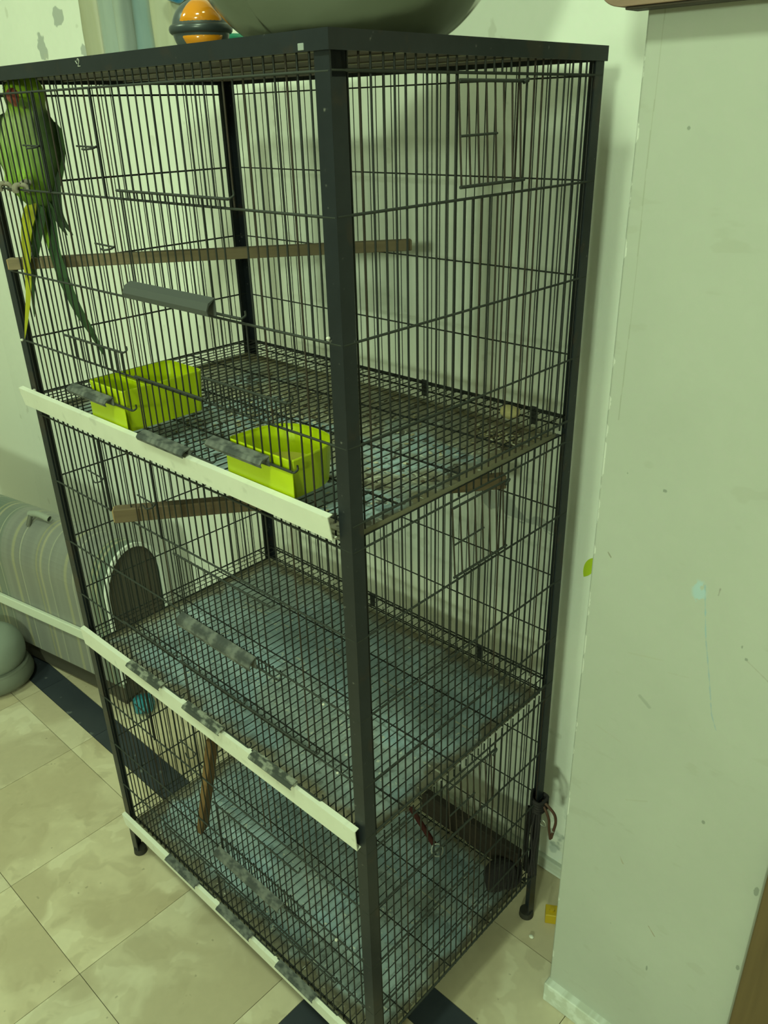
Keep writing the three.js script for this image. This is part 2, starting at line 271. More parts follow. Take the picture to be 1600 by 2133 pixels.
// horizontal bars, floors
TIERS.forEach((h, ti) => {
  for (const d of [0.0, 0.098, 0.215, 0.343, 0.4705]) {
    const y = h + d, r = d === 0 ? 0.0019 : 0.0016, k = d > 0.4 && !ti ? 0.003 : 0;
    if (d > 0) obj('cross_bar', rod([-L + 0.002, y + jit(0.002), -0.0012], [-0.002, y + jit(0.002), -0.0012], r), barMat, cage);
    obj('cross_bar', rod([-0.0012, y, -0.002], [-0.0012, y, -D + 0.002], r), barMat, cage);
    obj('cross_bar', rod([-L + 0.0012, y, -0.002], [-L + 0.0012, y, -D + 0.002], r), barMat, cage);
    obj('cross_bar', rod([-L + 0.002, y, -D + 0.0012], [-0.002, y, -D + 0.0012], r * 0.8), barMat, cage);
  }
  const parts = [];
  for (let i = 0; i < 46; i++) { const x = -0.0165 - 0.0170 * i + jit(0.0012); parts.push(rod([x, h + 0.0022, -0.004], [x + jit(0.002), h + 0.0022, -D + 0.004], 0.00095, 5)); }
  for (const z of [-0.085, -0.2064, -0.3287, -0.45]) parts.push(rod([-L + 0.004, h, z], [-0.004, h, z], 0.0015, 6));
  parts.push(rod([-L + 0.004, h - 0.0005, -0.008], [-0.004, h - 0.0005, -0.008], 0.0019, 6), rod([-L + 0.004, h - 0.0005, -D + 0.008], [-0.004, h - 0.0005, -D + 0.008], 0.0019, 6));
  obj('wire_floor', mergeGeometries(parts), wireMat[1], cage);
  // runners that the tray slides on
  for (const x of [-L + 0.022, -0.024]) obj('tray_runner', box(x - 0.004, x + 0.004, h - 0.0335, h - 0.0315, -D + 0.003, -0.004), black, cage);
});
// small steel clips on the far wire wall
for (const [x, y] of [[-0.07, 1.125], [-0.30, 1.125], [-0.16, 0.62], [-0.45, 0.62]]) obj('clip', rbox(x - 0.007, x + 0.007, y - 0.014, y + 0.016, -D + 0.006, -D + 0.0085, 0.001), M(0.03, 0.03, 0.03), cage);
// dry droppings lumps on a few welds
{
  const lumps = []; const add = (x, y, z, r) => lumps.push(new THREE.IcosahedronGeometry(r, 1).scale(1, 0.8, 1).translate(x, y, z));
  add(-0.006, 1.140, -0.487, 0.006); add(-0.010, 0.634, -0.486, 0.004); add(-0.006, 0.97, -0.485, 0.004); add(-0.02, 1.356, 0.0016, 0.0025); add(-0.785, 1.145, 0.0016, 0.004); add(-0.79, 1.234, 0.0016, 0.003); add(-0.07, 0.84, 0.0016, 0.0022); add(-0.05, 0.728, 0.0016, 0.0022); add(-0.08, 0.344, 0.0016, 0.003);
  obj('dried_droppings', mergeGeometries(lumps), M(0.6, 0.58, 0.52, 0.9), cage);
}
// doors: a wire frame that slides in front of an opening, with a folded sheet-metal handle
function flap(len, deep, tall) {    // folded handle profile
  return profileX([[0, tall], [deep, tall * 0.72], [deep + 0.0035, tall * 0.25], [deep + 0.002, -0.002], [deep + 0.0008, -0.0015], [deep + 0.002, tall * 0.25], [deep - 0.0012, tall * 0.55], [0.001, tall - 0.0015], [0.001, -0.004], [0, -0.004]], 0, len);
}
function door(x0, x1, y0, y1, tabX0, tabX1, tall, mat, hook = true) {
  const d = new THREE.Group(); d.name = 'door'; cage.add(d); d.position.set(x0, y0, 0.003);
  const w = x1 - x0, hh = y1 - y0;
  for (let i = 1; i < 46; i++) { const x = -0.0145 - 0.0170 * i - x0; if (x > -0.004 && x < w + 0.004) obj('wire', rod([x, 0, -0.0006], [x, hh, -0.0006], 0.0012), wireMat[1], d); }
  obj('frame_bar', rod([-0.006, hh, 0.0016], [w + 0.006, hh, 0.0016], 0.0018), barMat, d);
  obj('frame_bar', rod([-0.006, 0, 0.0016], [w + 0.006, 0, 0.0016], 0.0018), barMat, d);
  if (hook) { obj('hook', tube([[w + 0.006, 0, 0.0016], [w + 0.010, 0.001, 0.002], [w + 0.0105, 0.0035, -0.003], [w + 0.0105, 0.009, -0.003]], 0.0014, 10, 5), barMat, d); obj('hook', tube([[w + 0.006, hh, 0.0016], [w + 0.010, hh + 0.001, 0.002], [w + 0.0105, hh + 0.0035, -0.003], [w + 0.0105, hh + 0.009, -0.003]], 0.0014, 10, 5), barMat, d); }
  if (tall) obj('handle', planarUV(flap(tabX1 - tabX0, tall > 0.015 ? 0.011 : 0.0125, tall).translate(tabX0 - x0, 0.001, 0.0025), (x, y, z) => x * 9 + x0 * 3, (x, y, z) => (y + z) * 22), mat, d, null, mat === guanoMat ? 'sheet-metal handle crusted with pale droppings' : 'folded grey sheet-metal handle');
  return d;
}
function catchRod(x, y) {
  obj('door_catch', mergeGeometries([rod([x - 0.052, y, 0.0025], [x, y - 0.001, 0.0035], 0.0013), tube([[x, y, 0.0035], [x + 0.003, y - 0.002, 0.010], [x - 0.001, y - 0.003, 0.018], [x - 0.018, y - 0.003, 0.014]], 0.0013, 12, 5)]), barMat, cage);
}
TIERS.forEach((h, ti) => {
  const mats = [dustMat, guanoMat, dustMat];
  // three feeding doors in the bottom row
  if (ti === 0) {
    door(-0.618, -0.457, h + 0.047, h + 0.134, -0.617, -0.50, 0.010, dustMat);
    door(-0.421, -0.269, h + 0.014, h + 0.104, -0.423, -0.308, 0.010, dustMat);
    door(-0.252, -0.099, h + 0.047, h + 0.134, -0.248, -0.134, 0.010, dustMat);
  } else {
    const y = ti === 1 ? h + 0.0195 : h + 0.0098;
    door(-0.606, -0.457, y, y + 0.09, -0.605, -0.497, 0.008, mats[ti]);
    door(-0.425, -0.269, y, y + 0.09, -0.424, -0.32, 0.008, mats[ti]);
    door(-0.245, -0.099, y, y + 0.09, -0.241, -0.139, 0.008, mats[ti]);
  }
  // middle door with the long handle
  const ym = h + (ti === 0 ? 0.222 : ti === 1 ? 0.205 : 0.185);
  door(-0.392, -0.172, ym, ym + (ti === 0 ? 0.131 : 0.125), -0.397, -0.21, ti === 2 ? 0.012 : 0.018, ti ? dustMat : M(0.07, 0.075, 0.075, 0.55));
  // top doors with catches
  for (const b of [UP[0][1], UP[1][1]]) { obj('guide_rod', rod([b, h + 0.343, 0.0012], [b, h + 0.4705, 0.0012], 0.002), wireMat[0], cage); catchRod(b, h + 0.404); }
  if (ti === 0) catchRod(-0.4277, h + 0.282);
});
// doors of the two side walls
for (const h of TIERS) for (const x of [0.001]) {
  const d = new THREE.Group(); d.name = 'side_door'; cage.add(d); const s = x > -0.1 ? 1 : -1; d.position.set(x, h + 0.357, -0.19);
  const w = 0.115, hh = 0.106;
  for (let i = 0; i <= 7; i++) obj('wire', rod([s * 0.0042, 0, -i * w / 7], [s * 0.001, hh, -i * w / 7 + 0.004], 0.0012), wireMat[2], d);
  obj('frame_bar', rod([s * 0.0055, 0, 0.004], [s * 0.0055, 0, -w - 0.006], 0.0019), barMat, d);
  obj('frame_bar', rod([s * 0.0025, hh, 0.004], [s * 0.0025, hh, -w - 0.008], 0.0019), barMat, d);
  obj('catch', rod([s * 0.006, 0.052, 0.005], [s * 0.006, 0.053, -0.062], 0.0014), barMat, d);
  obj('hook', tube([[s * 0.003, hh, -w - 0.008], [s * 0.007, hh + 0.002, -w - 0.003], [s * 0.008, hh - 0.002, -w + 0.008]], 0.002, 8, 5), barMat, d);
}

// ---------- slide-out trays ----------
function trayTex(dirt, seed) {
  return tex(1024, 640, (u, v) => {
    const x = u * 0.77, z = v * 0.475;
    let k = mix3([0.34, 0.46, 0.55], [0.48, 0.60, 0.68], sstep(0.3, 0.7, fbm(x * 9, z * 60, seed, 4)));       // brushed bluish sheet
    k = mix3(k, [0.27, 0.35, 0.39], 0.5 * sstep(0.5, 0.68, fbm(x * 14, z * 20, seed + 3, 5)));                    // water marks
    const e = Math.min(x, 0.77 - x, z, 0.475 - z), n = fbm(x * 28, z * 28, seed + 7, 5);
    k = mix3(k, [0.20, 0.155, 0.09], 0.85 * sstep(0.035, 0.012, e + (n - 0.5) * 0.05));                            // grime caked along the rim
    k = mix3(k, [0.30, 0.25, 0.15], 0.85 * dirt * sstep(0.44, 0.60, fbm(x * 7 + 2, z * 9, seed + 11, 5) + (dirt > 0.6 ? 0.22 * (1 - v) - 0.06 : 0)));
    const s = fbm(x * 120, z * 120, seed + 15, 3);
    k = mix3(k, [0.07, 0.055, 0.035], 0.9 * dirt * sstep(0.66, 0.72, fbm(x * 80, z * 70, seed + 21, 3)));
    k = mix3(k, [0.70, 0.70, 0.62], 0.9 * sstep(0.775, 0.80, s + (dirt > 0.6 ? 0.04 : 0)));                        // dried droppings
    for (const zz of [0.17, 0.29]) if (Math.abs(z - zz - 0.004 * (fbm(x * 12, zz * 9, seed, 2) - 0.5)) < 0.0017 && fbm(x * 45, zz * 70, seed + 31, 3) > 0.56) k = [0.55, 0.54, 0.46];
    return k;
  });
}
const lipMat = new THREE.MeshStandardMaterial({ roughness: 0.45, map: tex(512, 64, (u, v) => { const a = fbm(u * 30, v * 2, 601, 4), b = fbm(u * 60, v * 4, 611, 3); let k = mix3([0.74, 0.73, 0.65], [0.82, 0.81, 0.73], a); return mix3(k, [0.52, 0.51, 0.45], 0.4 * sstep(0.66, 0.8, b)); }) });
[['top', 1, 700, 'top slide-out tray with white lip, thickly littered with husks and droppings'], ['mid', 0.4, 740, 'middle slide-out tray with white lip and bluish stained metal bed'], ['low', 0.35, 780, 'lowest slide-out tray with white lip, just above the floor tiles']].forEach(([, dirt, seed, label], ti) => {
  const h = TIERS[ti], sh = ti === 0 ? -0.012 : 0;
  const t = thing('slide_tray', label, 'tray', [-0.4, h - 0.0315, -0.23], 'slide-out trays of the cage');
  const X0 = -0.387 + sh * 0.3, X1 = 0.383 + sh * 0.3, Z0 = -0.243, Z1 = 0.206;      // local
  const bed = planarUV(box(X0, X1, 0, 0.0012, Z0, Z1), (x) => (x - X0) / (X1 - X0), (x, y, z) => (z - Z0) / (Z1 - Z0));
  const bm = new THREE.MeshStandardMaterial({ map: trayTex(dirt, seed), roughness: 0.38, metalness: 0.0 });
  obj('bed', bed, bm, t);
  const rim = M(0.26, 0.24, 0.17, 0.6), wallH = 0.007;
  obj('rim', mergeGeometries([box(X0, X0 + 0.001, 0, wallH, Z0, Z1), box(X1 - 0.001, X1, 0, wallH, Z0, Z1), box(X0, X1, 0, wallH, Z0, Z0 + 0.001)]), rim, t);
  // white front lip, a folded strip
  const lx0 = [-0.418, -0.392, -0.392][ti], lx1 = [0.376, 0.390, 0.388][ti], lo = [0.0115, 0.011, 0.004][ti], hi = [0.0445, 0.051, 0.0415][ti], z = 0.236, lean = [0.006, 0.003, 0.004][ti];
  const lip = profileX([[z - 0.005, lo + 0.001], [z + 0.003, lo - 0.001], [z + 0.003 + lean, hi - 0.001], [z + lean - 0.0055, hi + 0.0006], [z + lean - 0.0055, hi - 0.0006], [z + lean + 0.0014, hi - 0.0022], [z + 0.0016, lo + 0.0003], [z - 0.005, lo + 0.002]], lx0, lx1);
  obj('front_lip', planarUV(lip, (x) => x + 0.5, (x, y) => y * 12), lipMat, t);
  obj('front_web', profileX([[Z1 - 0.002, 0.0006], [z + 0.0005, lo + 0.001], [z + 0.0005, lo + 0.002], [Z1 - 0.002, 0.0018]], X0, X1), rim, t);
});
// seed husks strewn on the top tray
{
  const r = rng(91), g = new THREE.CircleGeometry(0.0035, 5); g.scale(1, 0.55, 1); g.rotateX(-Math.PI / 2);
  const husk = new THREE.SphereGeometry(0.0032, 6, 4); husk.scale(1, 0.35, 0.6);
  const N = 950, im = new THREE.InstancedMesh(husk, M(1, 1, 1, 0.8), N); im.name = numbered('seed_husks');
  const m = new THREE.Matrix4(), q = new THREE.Quaternion(), e = new THREE.Euler();
  for (let i = 0; i < N; i++) {
    let x, z; const k = r();
    if (k < 0.55) { x = -0.46 + (r() + r() - 1) * 0.24; z = -0.27 + (r() + r() - 1) * 0.18; } else if (k < 0.7) { x = -0.085 + (r() + r() - 1) * 0.06; z = -0.42 + (r() + r() - 1) * 0.04; } else { x = -0.77 + r() * 0.73; z = -0.46 + r() * 0.44; }
    e.set(r() * 0.5 - 0.25, r() * 6.28, r() * 0.5 - 0.25); q.setFromEuler(e);
    m.compose(new THREE.Vector3(clamp(x, -0.775, -0.03), 1.1065 + 0.0006 * r(), clamp(z, -0.465, -0.01)), q, new THREE.Vector3(0.8 + r(), 1, 0.8 + r()));
    im.setMatrixAt(i, m); const c = r(); im.setColorAt(i, c < 0.4 ? lin(0.42, 0.36, 0.22) : c < 0.7 ? lin(0.12, 0.09, 0.055) : lin(0.66, 0.62, 0.48));
  }
  im.castShadow = im.receiveShadow = true; scene.add(im);
  im.userData = { label: 'pale and brown seed husks strewn over the top tray', category: 'litter', kind: 'stuff' };
}
// crumb of bread in the far right corner of the top floor
{
  const g = new THREE.IcosahedronGeometry(0.014, 3), p = g.attributes.position; for (let i = 0; i < p.count; i++) { const k = 0.75 + 0.5 * fbm(p.getX(i) * 120 + 5, p.getY(i) * 120 + p.getZ(i) * 90, 811, 3); p.setXYZ(i, p.getX(i) * k * 1.1, p.getY(i) * k * 0.7, p.getZ(i) * k); } g.computeVertexNormals();
  solo('bread_crumb', g, M(0.62, 0.52, 0.27, 0.9), 'yellowish dry crumb in the far right corner of the top cage floor', 'crumb', [-0.075, 1.1465, -0.425]);
}

// ---------- wooden perches ----------
const perchMat = (s, a, b) => new THREE.MeshStandardMaterial({ map: woodTex(a, b, s, 0.5), roughness: 0.8 });
function stick(name, A, B, w, hgt, mat, endMat, label) {
  const a = new THREE.Vector3(...A), b = new THREE.Vector3(...B), len = a.distanceTo(b);
  const g = new RoundedBoxGeometry(w, hgt, len, 2, 0.0018); const r = rng(A[0] * -1000 | 0), p = g.attributes.position;
  planarUV(g, (x, y) => (x + y) * 6, (x, y, z) => z * 1.2);
  const t = thing(name, label, 'perch', A);
  const d = b.clone().sub(a);
  t.quaternion.setFromUnitVectors(new THREE.Vector3(0, 0, 1), d.normalize());
  g.translate(0, 0, len / 2); obj('shaft', g, mat, t);
  const e = new THREE.BoxGeometry(w * 0.86, hgt * 0.86, 0.0016); e.translate(0, 0, -0.0005); obj('cut_end', e, endMat, t, null, 'pale sawn end'); return t;
}
const endGrain = M(0.42, 0.27, 0.12, 0.85);
stick('perch', [-0.768, 1.3625, 0.004], [-0.345, 1.3655, -0.502], 0.017, 0.018, perchMat(821, [0.15, 0.11, 0.065], [0.27, 0.20, 0.125]), endGrain, 'long brown wooden perch across the top tier');
stick('perch', [-0.545, 0.985, 0.016], [-0.133, 0.987, -0.503], 0.021, 0.024, perchMat(831, [0.12, 0.08, 0.045], [0.22, 0.155, 0.09]), endGrain, 'brown wooden perch across the middle tier with a sawn end at the front');
stick('fallen_perch', [-0.615, 0.139, -0.085], [-0.515, 0.462, -0.085], 0.014, 0.028, perchMat(841, [0.16, 0.085, 0.03], [0.28, 0.16, 0.065]), endGrain, 'short brown stick leaning upright in the lowest tier');

// ---------- lime feeding cups ----------
function cup(outline, h, wall, taper, inset) {       // outline: closed [x,z] points, front edge on z = 0
  const n = outline.length, cx = outline.reduce((s, p) => s + p[0], 0) / n, cz = outline.reduce((s, p) => s + p[1], 0) / n;
  const ring = (k, y, off) => outline.map(([x, z]) => { const dx = x - cx, dz = z - cz, d = Math.hypot(dx, dz); const f = k * (1 - off / d); return [cx + dx * f, y, cz + dz * f]; });
  const rings = [ring(taper, 0, 0), ring((1 + taper) / 2, h * 0.5, 0), ring(1, h * 0.97, 0), ring(1, h, 0.0006), ring(1, h, wall), ring(1, h * 0.93, wall), ring((1 + taper) / 2, h * 0.5, wall * 1.4 + inset * 0.5), ring(taper, wall * 1.5, wall * 1.6 + inset)];
  const pos = [], idx = []; rings.forEach((r) => r.forEach((p) => pos.push(...p)));
  for (let k = 0; k < rings.length - 1; k++) for (let i = 0; i < n; i++) { const a = k * n + i, b = k * n + (i + 1) % n, c = a + n, d = b + n; idx.push(a, c, b, b, c, d); }
  const cb = pos.length / 3; pos.push(cx, 0, cz); for (let i = 0; i < n; i++) idx.push(cb, i, (i + 1) % n);
  const ct = pos.length / 3, o = (rings.length - 1) * n; pos.push(cx, wall * 1.5, cz); for (let i = 0; i < n; i++) idx.push(ct, o + (i + 1) % n, o + i);
  const g = new THREE.BufferGeometry(); g.setAttribute('position', new THREE.Float32BufferAttribute(pos, 3)); g.setIndex(idx);
  const h2 = g.toNonIndexed(); h2.computeVertexNormals(); return h2;
}
const lime = new THREE.MeshPhysicalMaterial({ color: lin(0.56, 0.68, 0.004), roughness: 0.38, transmission: 0.12, thickness: 0, side: THREE.DoubleSide });
{
  const rect = []; const W = 0.098, Dp = 0.148, R = 0.012;
  const arc = (x, z, a0, a1, r, k = 5) => { for (let i = 0; i <= k; i++) { const a = a0 + (a1 - a0) * i / k; rect.push([x + r * Math.cos(a), z + r * Math.sin(a)]); } };
  arc(W / 2 - 0.004, -0.004, Math.PI / 2, 0, 0.004, 3); arc(W / 2 - R, -Dp + R, 0, -Math.PI / 2, R); arc(-W / 2 + R, -Dp + R, -Math.PI / 2, -Math.PI, R); arc(-W / 2 + 0.004, -0.004, Math.PI, Math.PI / 2, 0.004, 3);
  const c = thing('feeding_cup', 'deep rectangular lime green plastic feeder at the left of the top tier floor', 'feeder', [-0.528, 1.1384, 0.0015]);
  obj('basin', cup(rect, 0.066, 0.0018, 0.93, 0), lime, c);
  obj('front_plate', rbox(-0.052, 0.052, 0.0005, 0.040, 0.0002, 0.0022, 0.0009), lime, c);
  obj('feed_guard', rbox(-0.045, 0.045, 0.02, 0.062, -0.052, -0.05, 0.0008), lime, c);
  obj('seed_mix', rbox(-0.042, 0.042, 0.003, 0.014, -0.138, -0.056, 0.004), M(0.3, 0.24, 0.1, 0.9), c);
}
{
  const o = []; const W = 0.126, Dp = 0.098;
  for (let i = 0; i <= 26; i++) { const a = -i / 26 * Math.PI; const q = (v) => Math.sign(v) * Math.pow(Math.abs(v), 0.72); o.push([W / 2 * q(Math.cos(a)), -0.022 + (Dp - 0.022) * q(Math.sin(a))]); }
  o.push([-W / 2, -0.004], [-W / 2 + 0.003, 0], [W / 2 - 0.003, 0], [W / 2, -0.004]);
  const c = thing('feeding_cup', 'round-backed lime green plastic feeder near the front right of the top tier', 'feeder', [-0.161, 1.1384, 0.0015]);
  obj('basin', cup(o, 0.056, 0.0018, 0.86, 0.002), lime, c);
  obj('front_plate', rbox(-0.066, 0.066, 0.0005, 0.044, 0.0002, 0.0022, 0.0009), lime, c);
  const e = new THREE.CylinderGeometry(0.046, 0.044, 0.006, 32); e.scale(1, 1, 0.74); obj('seed_mix', e, M(0.36, 0.34, 0.03, 0.8), c, [0, 0.018, -0.05]);
}

// ---------- parakeet ----------
{
  const O = [-0.725, 1.53, -0.045];
  const parrot = thing('parakeet', 'green ring-necked parakeet clinging inside the top left corner of the cage', 'bird', O);
  const l = (p) => [p[0] - O[0], p[1] - O[1], p[2] - O[2]];
  // bones: a, ra, b, rb, colour id
  const B = [
    [[-0.7060, 1.6085, -0.047], 0.0262, [-0.7015, 1.6045, -0.038], 0.0225, 'crown'],
    [[-0.711, 1.596, -0.050], 0.021, [-0.712, 1.572, -0.050], 0.0255, 'nape'],
    [[-0.724, 1.556, -0.048], 0.034, [-0.732, 1.521, -0.046], 0.036, 'breast'],
    [[-0.732, 1.521, -0.046], 0.036, [-0.729, 1.485, -0.042], 0.027, 'belly'],
    [[-0.729, 1.485, -0.042], 0.026, [-0.717, 1.446, -0.040], 0.011, 'vent'],
    [[-0.686, 1.562, -0.058], 0.015, [-0.702, 1.524, -0.062], 0.016, 'wing'],
    [[-0.702, 1.524, -0.062], 0.016, [-0.714, 1.462, -0.056], 0.010, 'wing'],
    [[-0.766, 1.569, -0.038], 0.012, [-0.771, 1.524, -0.034], 0.014, 'wing'],
    [[-0.771, 1.524, -0.034], 0.014, [-0.757, 1.476, -0.032], 0.008, 'wing'],
    [[-0.712, 1.490, -0.030], 0.013, [-0.684, 1.4865, -0.012], 0.006, 'thigh'],
    [[-0.740, 1.490, -0.028], 0.013, [-0.736, 1.4865, -0.012], 0.006, 'thigh'],
  ].map(([a, ra, b, rb, c]) => [l(a), ra, l(b), rb, c]);
  const COL = { crown: [0.26, 0.44, 0.012], nape: [0.34, 0.42, 0.20], breast: [0.31, 0.39, 0.15], belly: [0.20, 0.38, 0.02], vent: [0.09, 0.16, 0.02], wing: [0.035, 0.07, 0.018], thigh: [0.24, 0.38, 0.04] };
  const seg = (p, a, ra, b, rb) => { const d = [b[0] - a[0], b[1] - a[1], b[2] - a[2]], q = [p[0] - a[0], p[1] - a[1], p[2] - a[2]]; const t = clamp((q[0] * d[0] + q[1] * d[1] + q[2] * d[2]) / (d[0] ** 2 + d[1] ** 2 + d[2] ** 2)); return Math.hypot(q[0] - t * d[0], q[1] - t * d[1], q[2] - t * d[2]) - (ra + (rb - ra) * t); };
  const K = 0.010, field = (p) => { let s = 0; for (const b of B) s += Math.exp(-seg(p, b[0], b[1], b[2], b[3]) / K * 1.6); return -Math.log(s) * K / 1.6; };
  const R = 80, half = 0.135, mc = new MarchingCubes(R, new THREE.MeshStandardMaterial(), false, false, 90000);
  mc.isolation = 0;
  for (let k = 0; k < R; k++) for (let j = 0; j < R; j++) for (let i = 0; i < R; i++) mc.field[i + j * R + k * R * R] = -field([(i - R / 2) / (R / 2) * half, (j - R / 2) / (R / 2) * half, (k - R / 2) / (R / 2) * half]);
  mc.update();
  const n = mc.count, pos = new Float32Array(mc.positionArray.slice(0, n * 3)), nor = new Float32Array(mc.normalArray.slice(0, n * 3)), col = new Float32Array(n * 3);
  for (let i = 0; i < n; i++) {
    const p = [pos[3 * i] * half, pos[3 * i + 1] * half, pos[3 * i + 2] * half]; pos.set(p, 3 * i);
    const nn = nor.subarray(3 * i, 3 * i + 3), le = Math.hypot(...nn) || 1; nn[0] /= le; nn[1] /= le; nn[2] /= le;
    let c = [0, 0, 0], w = 0; for (const b of B) { const k = Math.exp(-seg(p, b[0], b[1], b[2], b[3]) / 0.004); w += k; for (let q = 0; q < 3; q++) c[q] += k * COL[b[4]][q]; }
    const f = 0.8 + 0.4 * fbm(p[0] * 260 + 9, p[1] * 130 + p[2] * 180, 851, 3);         // feather mottling
    // dark chin stripe and collar of the breed
    const wy = p[1] + O[1], wx = p[0] + O[0], wz = p[2] + O[2];
    let cc = c.map((v) => v / w * f);
    const collar = (1 - sstep(0.004, 0.008, Math.abs(wy - 1.588 - 0.35 * (wz + 0.045)))) * sstep(-0.05, -0.036, wz);
    cc = mix3(cc, [0.03, 0.05, 0.015], 0.8 * collar);
    col.set(cc, 3 * i);
  }
  const g = new THREE.BufferGeometry(); g.setAttribute('position', new THREE.BufferAttribute(pos, 3)); g.setAttribute('normal', new THREE.BufferAttribute(nor, 3)); g.setAttribute('color', new THREE.BufferAttribute(col, 3));
  obj('body', g, new THREE.MeshStandardMaterial({ vertexColors: true, roughness: 0.75 }), parrot);
  // hooked red beak
  const beak = new THREE.SphereGeometry(0.0125, 18, 14); { const p = beak.attributes.position; for (let i = 0; i < p.count; i++) { let x = p.getX(i), y = p.getY(i), z = p.getZ(i); const t = clamp((0.0125 - y) / 0.025); const s = 1 - 0.72 * t * t; p.setXYZ(i, x * s * 0.75, y * 1.05, z * s + 0.006 * (1 - t) * t * 3 - 0.002 * t); } beak.computeVertexNormals(); }
  beak.scale(1.3, 1.2, 1.25); beak.rotateY(0.45);
  obj('beak', beak, M(0.36, 0.085, 0.07, 0.35), parrot, l([-0.694, 1.600, -0.0285]));
  obj('lower_beak', new THREE.SphereGeometry(0.0065, 12, 10).scale(0.9, 0.7, 0.8), M(0.08, 0.045, 0.03, 0.5), parrot, l([-0.689, 1.589, -0.034]));
  for (const e of [[-0.7075, 1.613, -0.0215], [-0.6875, 1.612, -0.0565]]) {
    const ring = obj('eye', new THREE.SphereGeometry(0.0042, 14, 10), M(0.55, 0.28, 0.06, 0.4), parrot, l(e));
    const dir = new THREE.Vector3(e[0] + 0.706, 0, e[2] + 0.047).normalize().multiplyScalar(0.0022);
    obj('pupil', new THREE.SphereGeometry(0.0028, 12, 8), M(0.01, 0.01, 0.01, 0.15), ring, [dir.x, 0, dir.z]);
  }
  // feathers: long tapering blades
  function blade(pts, w, col, name) {
    const c = new THREE.CatmullRomCurve3(pts.map((p) => new THREE.Vector3(...l(p)))), N = 18, P = [], I = [];
    for (let i = 0; i <= N; i++) { const t = i / N, p = c.getPoint(t), tan = c.getTangent(t), side = new THREE.Vector3().crossVectors(tan, new THREE.Vector3(0.25, 0, 1)).normalize(); const up = new THREE.Vector3().crossVectors(side, tan).normalize(); const ww = w * (t < 0.12 ? 0.55 + 3.7 * t : Math.pow(1 - (t - 0.12) / 0.88, 0.6)) * 0.5 + 0.0004; const th = 0.0009 * (1 - 0.6 * t);
      for (const [a, b] of [[-1, 0], [0, 1], [1, 0], [0, -1]]) P.push(p.x + side.x * ww * a + up.x * th * b * 2, p.y + side.y * ww * a + up.y * th * b * 2, p.z + side.z * ww * a + up.z * th * b * 2); }
    for (let i = 0; i < N; i++) for (let k = 0; k < 4; k++) { const a = i * 4 + k, b = i * 4 + (k + 1) % 4, d = a + 4, e = b + 4; I.push(a, d, b, b, d, e); }
    I.push(0, 1, 2, 0, 2, 3); const q = N * 4; I.push(q, q + 2, q + 1, q, q + 3, q + 2);
    const g0 = new THREE.BufferGeometry(); g0.setAttribute('position', new THREE.Float32BufferAttribute(P, 3)); g0.setIndex(I); const g2 = g0.toNonIndexed(); g2.computeVertexNormals();
    obj(name, g2, M(...col, 0.6, { side: THREE.DoubleSide }), parrot);
  }
  const YEL = [0.36, 0.36, 0.012], GRN = [0.028, 0.070, 0.024], LIME = [0.17, 0.30, 0.012];
  blade([[-0.7126, 1.4572, -0.030], [-0.7244, 1.422, -0.018], [-0.7296, 1.3788, -0.010], [-0.7322, 1.3271, -0.003], [-0.7617, 1.2423, 0.008]], 0.026, YEL, 'tail_feather');
  blade([[-0.715, 1.458, -0.034], [-0.7215, 1.42, -0.024], [-0.733, 1.378, -0.016], [-0.742, 1.325, -0.012]], 0.014, LIME, 'tail_feather');
  blade([[-0.697, 1.4502, -0.036], [-0.7137, 1.4142, -0.030], [-0.7394, 1.3684, -0.026], [-0.7598, 1.3209, -0.022], [-0.7711, 1.272, -0.020]], 0.021, GRN, 'tail_feather');
  blade([[-0.712, 1.4481, -0.048], [-0.7095, 1.3985, -0.047], [-0.677, 1.350, -0.037], [-0.657, 1.297, -0.042], [-0.635, 1.260, -0.048], [-0.612, 1.222, -0.052]], 0.033, GRN, 'tail_feather');
  blade([[-0.710, 1.455, -0.050], [-0.707, 1.41, -0.050], [-0.695, 1.365, -0.047]], 0.028, [0.03, 0.06, 0.02], 'tail_feather');
  blade([[-0.712, 1.452, -0.042], [-0.711, 1.42, -0.042], [-0.712, 1.385, -0.040]], 0.016, LIME, 'tail_feather');
  // wing tips
  blade([[-0.704, 1.49, -0.064], [-0.692, 1.435, -0.055], [-0.661, 1.4085, -0.050]], 0.022, [0.022, 0.042, 0.016], 'wing_feather');
  blade([[-0.698, 1.50, -0.068], [-0.684, 1.4385, -0.057], [-0.6426, 1.410, -0.050]], 0.020, [0.018, 0.034, 0.014], 'wing_feather');
  blade([[-0.684, 1.568, -0.070], [-0.689, 1.524, -0.076], [-0.709, 1.455, -0.066]], 0.034, [0.035, 0.075, 0.02], 'wing_feather');
  blade([[-0.771, 1.54, -0.044], [-0.775, 1.49, -0.040], [-0.760, 1.445, -0.034]], 0.022, [0.05, 0.13, 0.04], 'wing_feather');
  // feet: toes curled round the bar
  for (const [fx, s] of [[-0.681, 1], [-0.736, -1]]) {
    const f = new THREE.Group(); f.name = 'foot'; parrot.add(f); f.position.set(...l([fx, 1.4785, -0.0012]));
    obj('shank', tube([[0, 0.008, -0.016], [0, 0.009, -0.008], [0, 0.006, -0.001]], 0.0042, 8, 8), M(0.24, 0.21, 0.17, 0.9), f);
    for (const [dx, dir] of [[-0.011, 1], [-0.004, 1], [0.004, -1], [0.011, -1]]) obj('toe', tube([[dx * 0.3, 0.006, -0.001], [dx * 0.8, 0.0052, 0.0036 * dir], [dx, 0.0006, 0.0058 * dir], [dx * 1.1, -0.0045, 0.0042 * dir]], 0.0034, 12, 8), M(0.24, 0.21, 0.165, 0.9), f);
  }
}

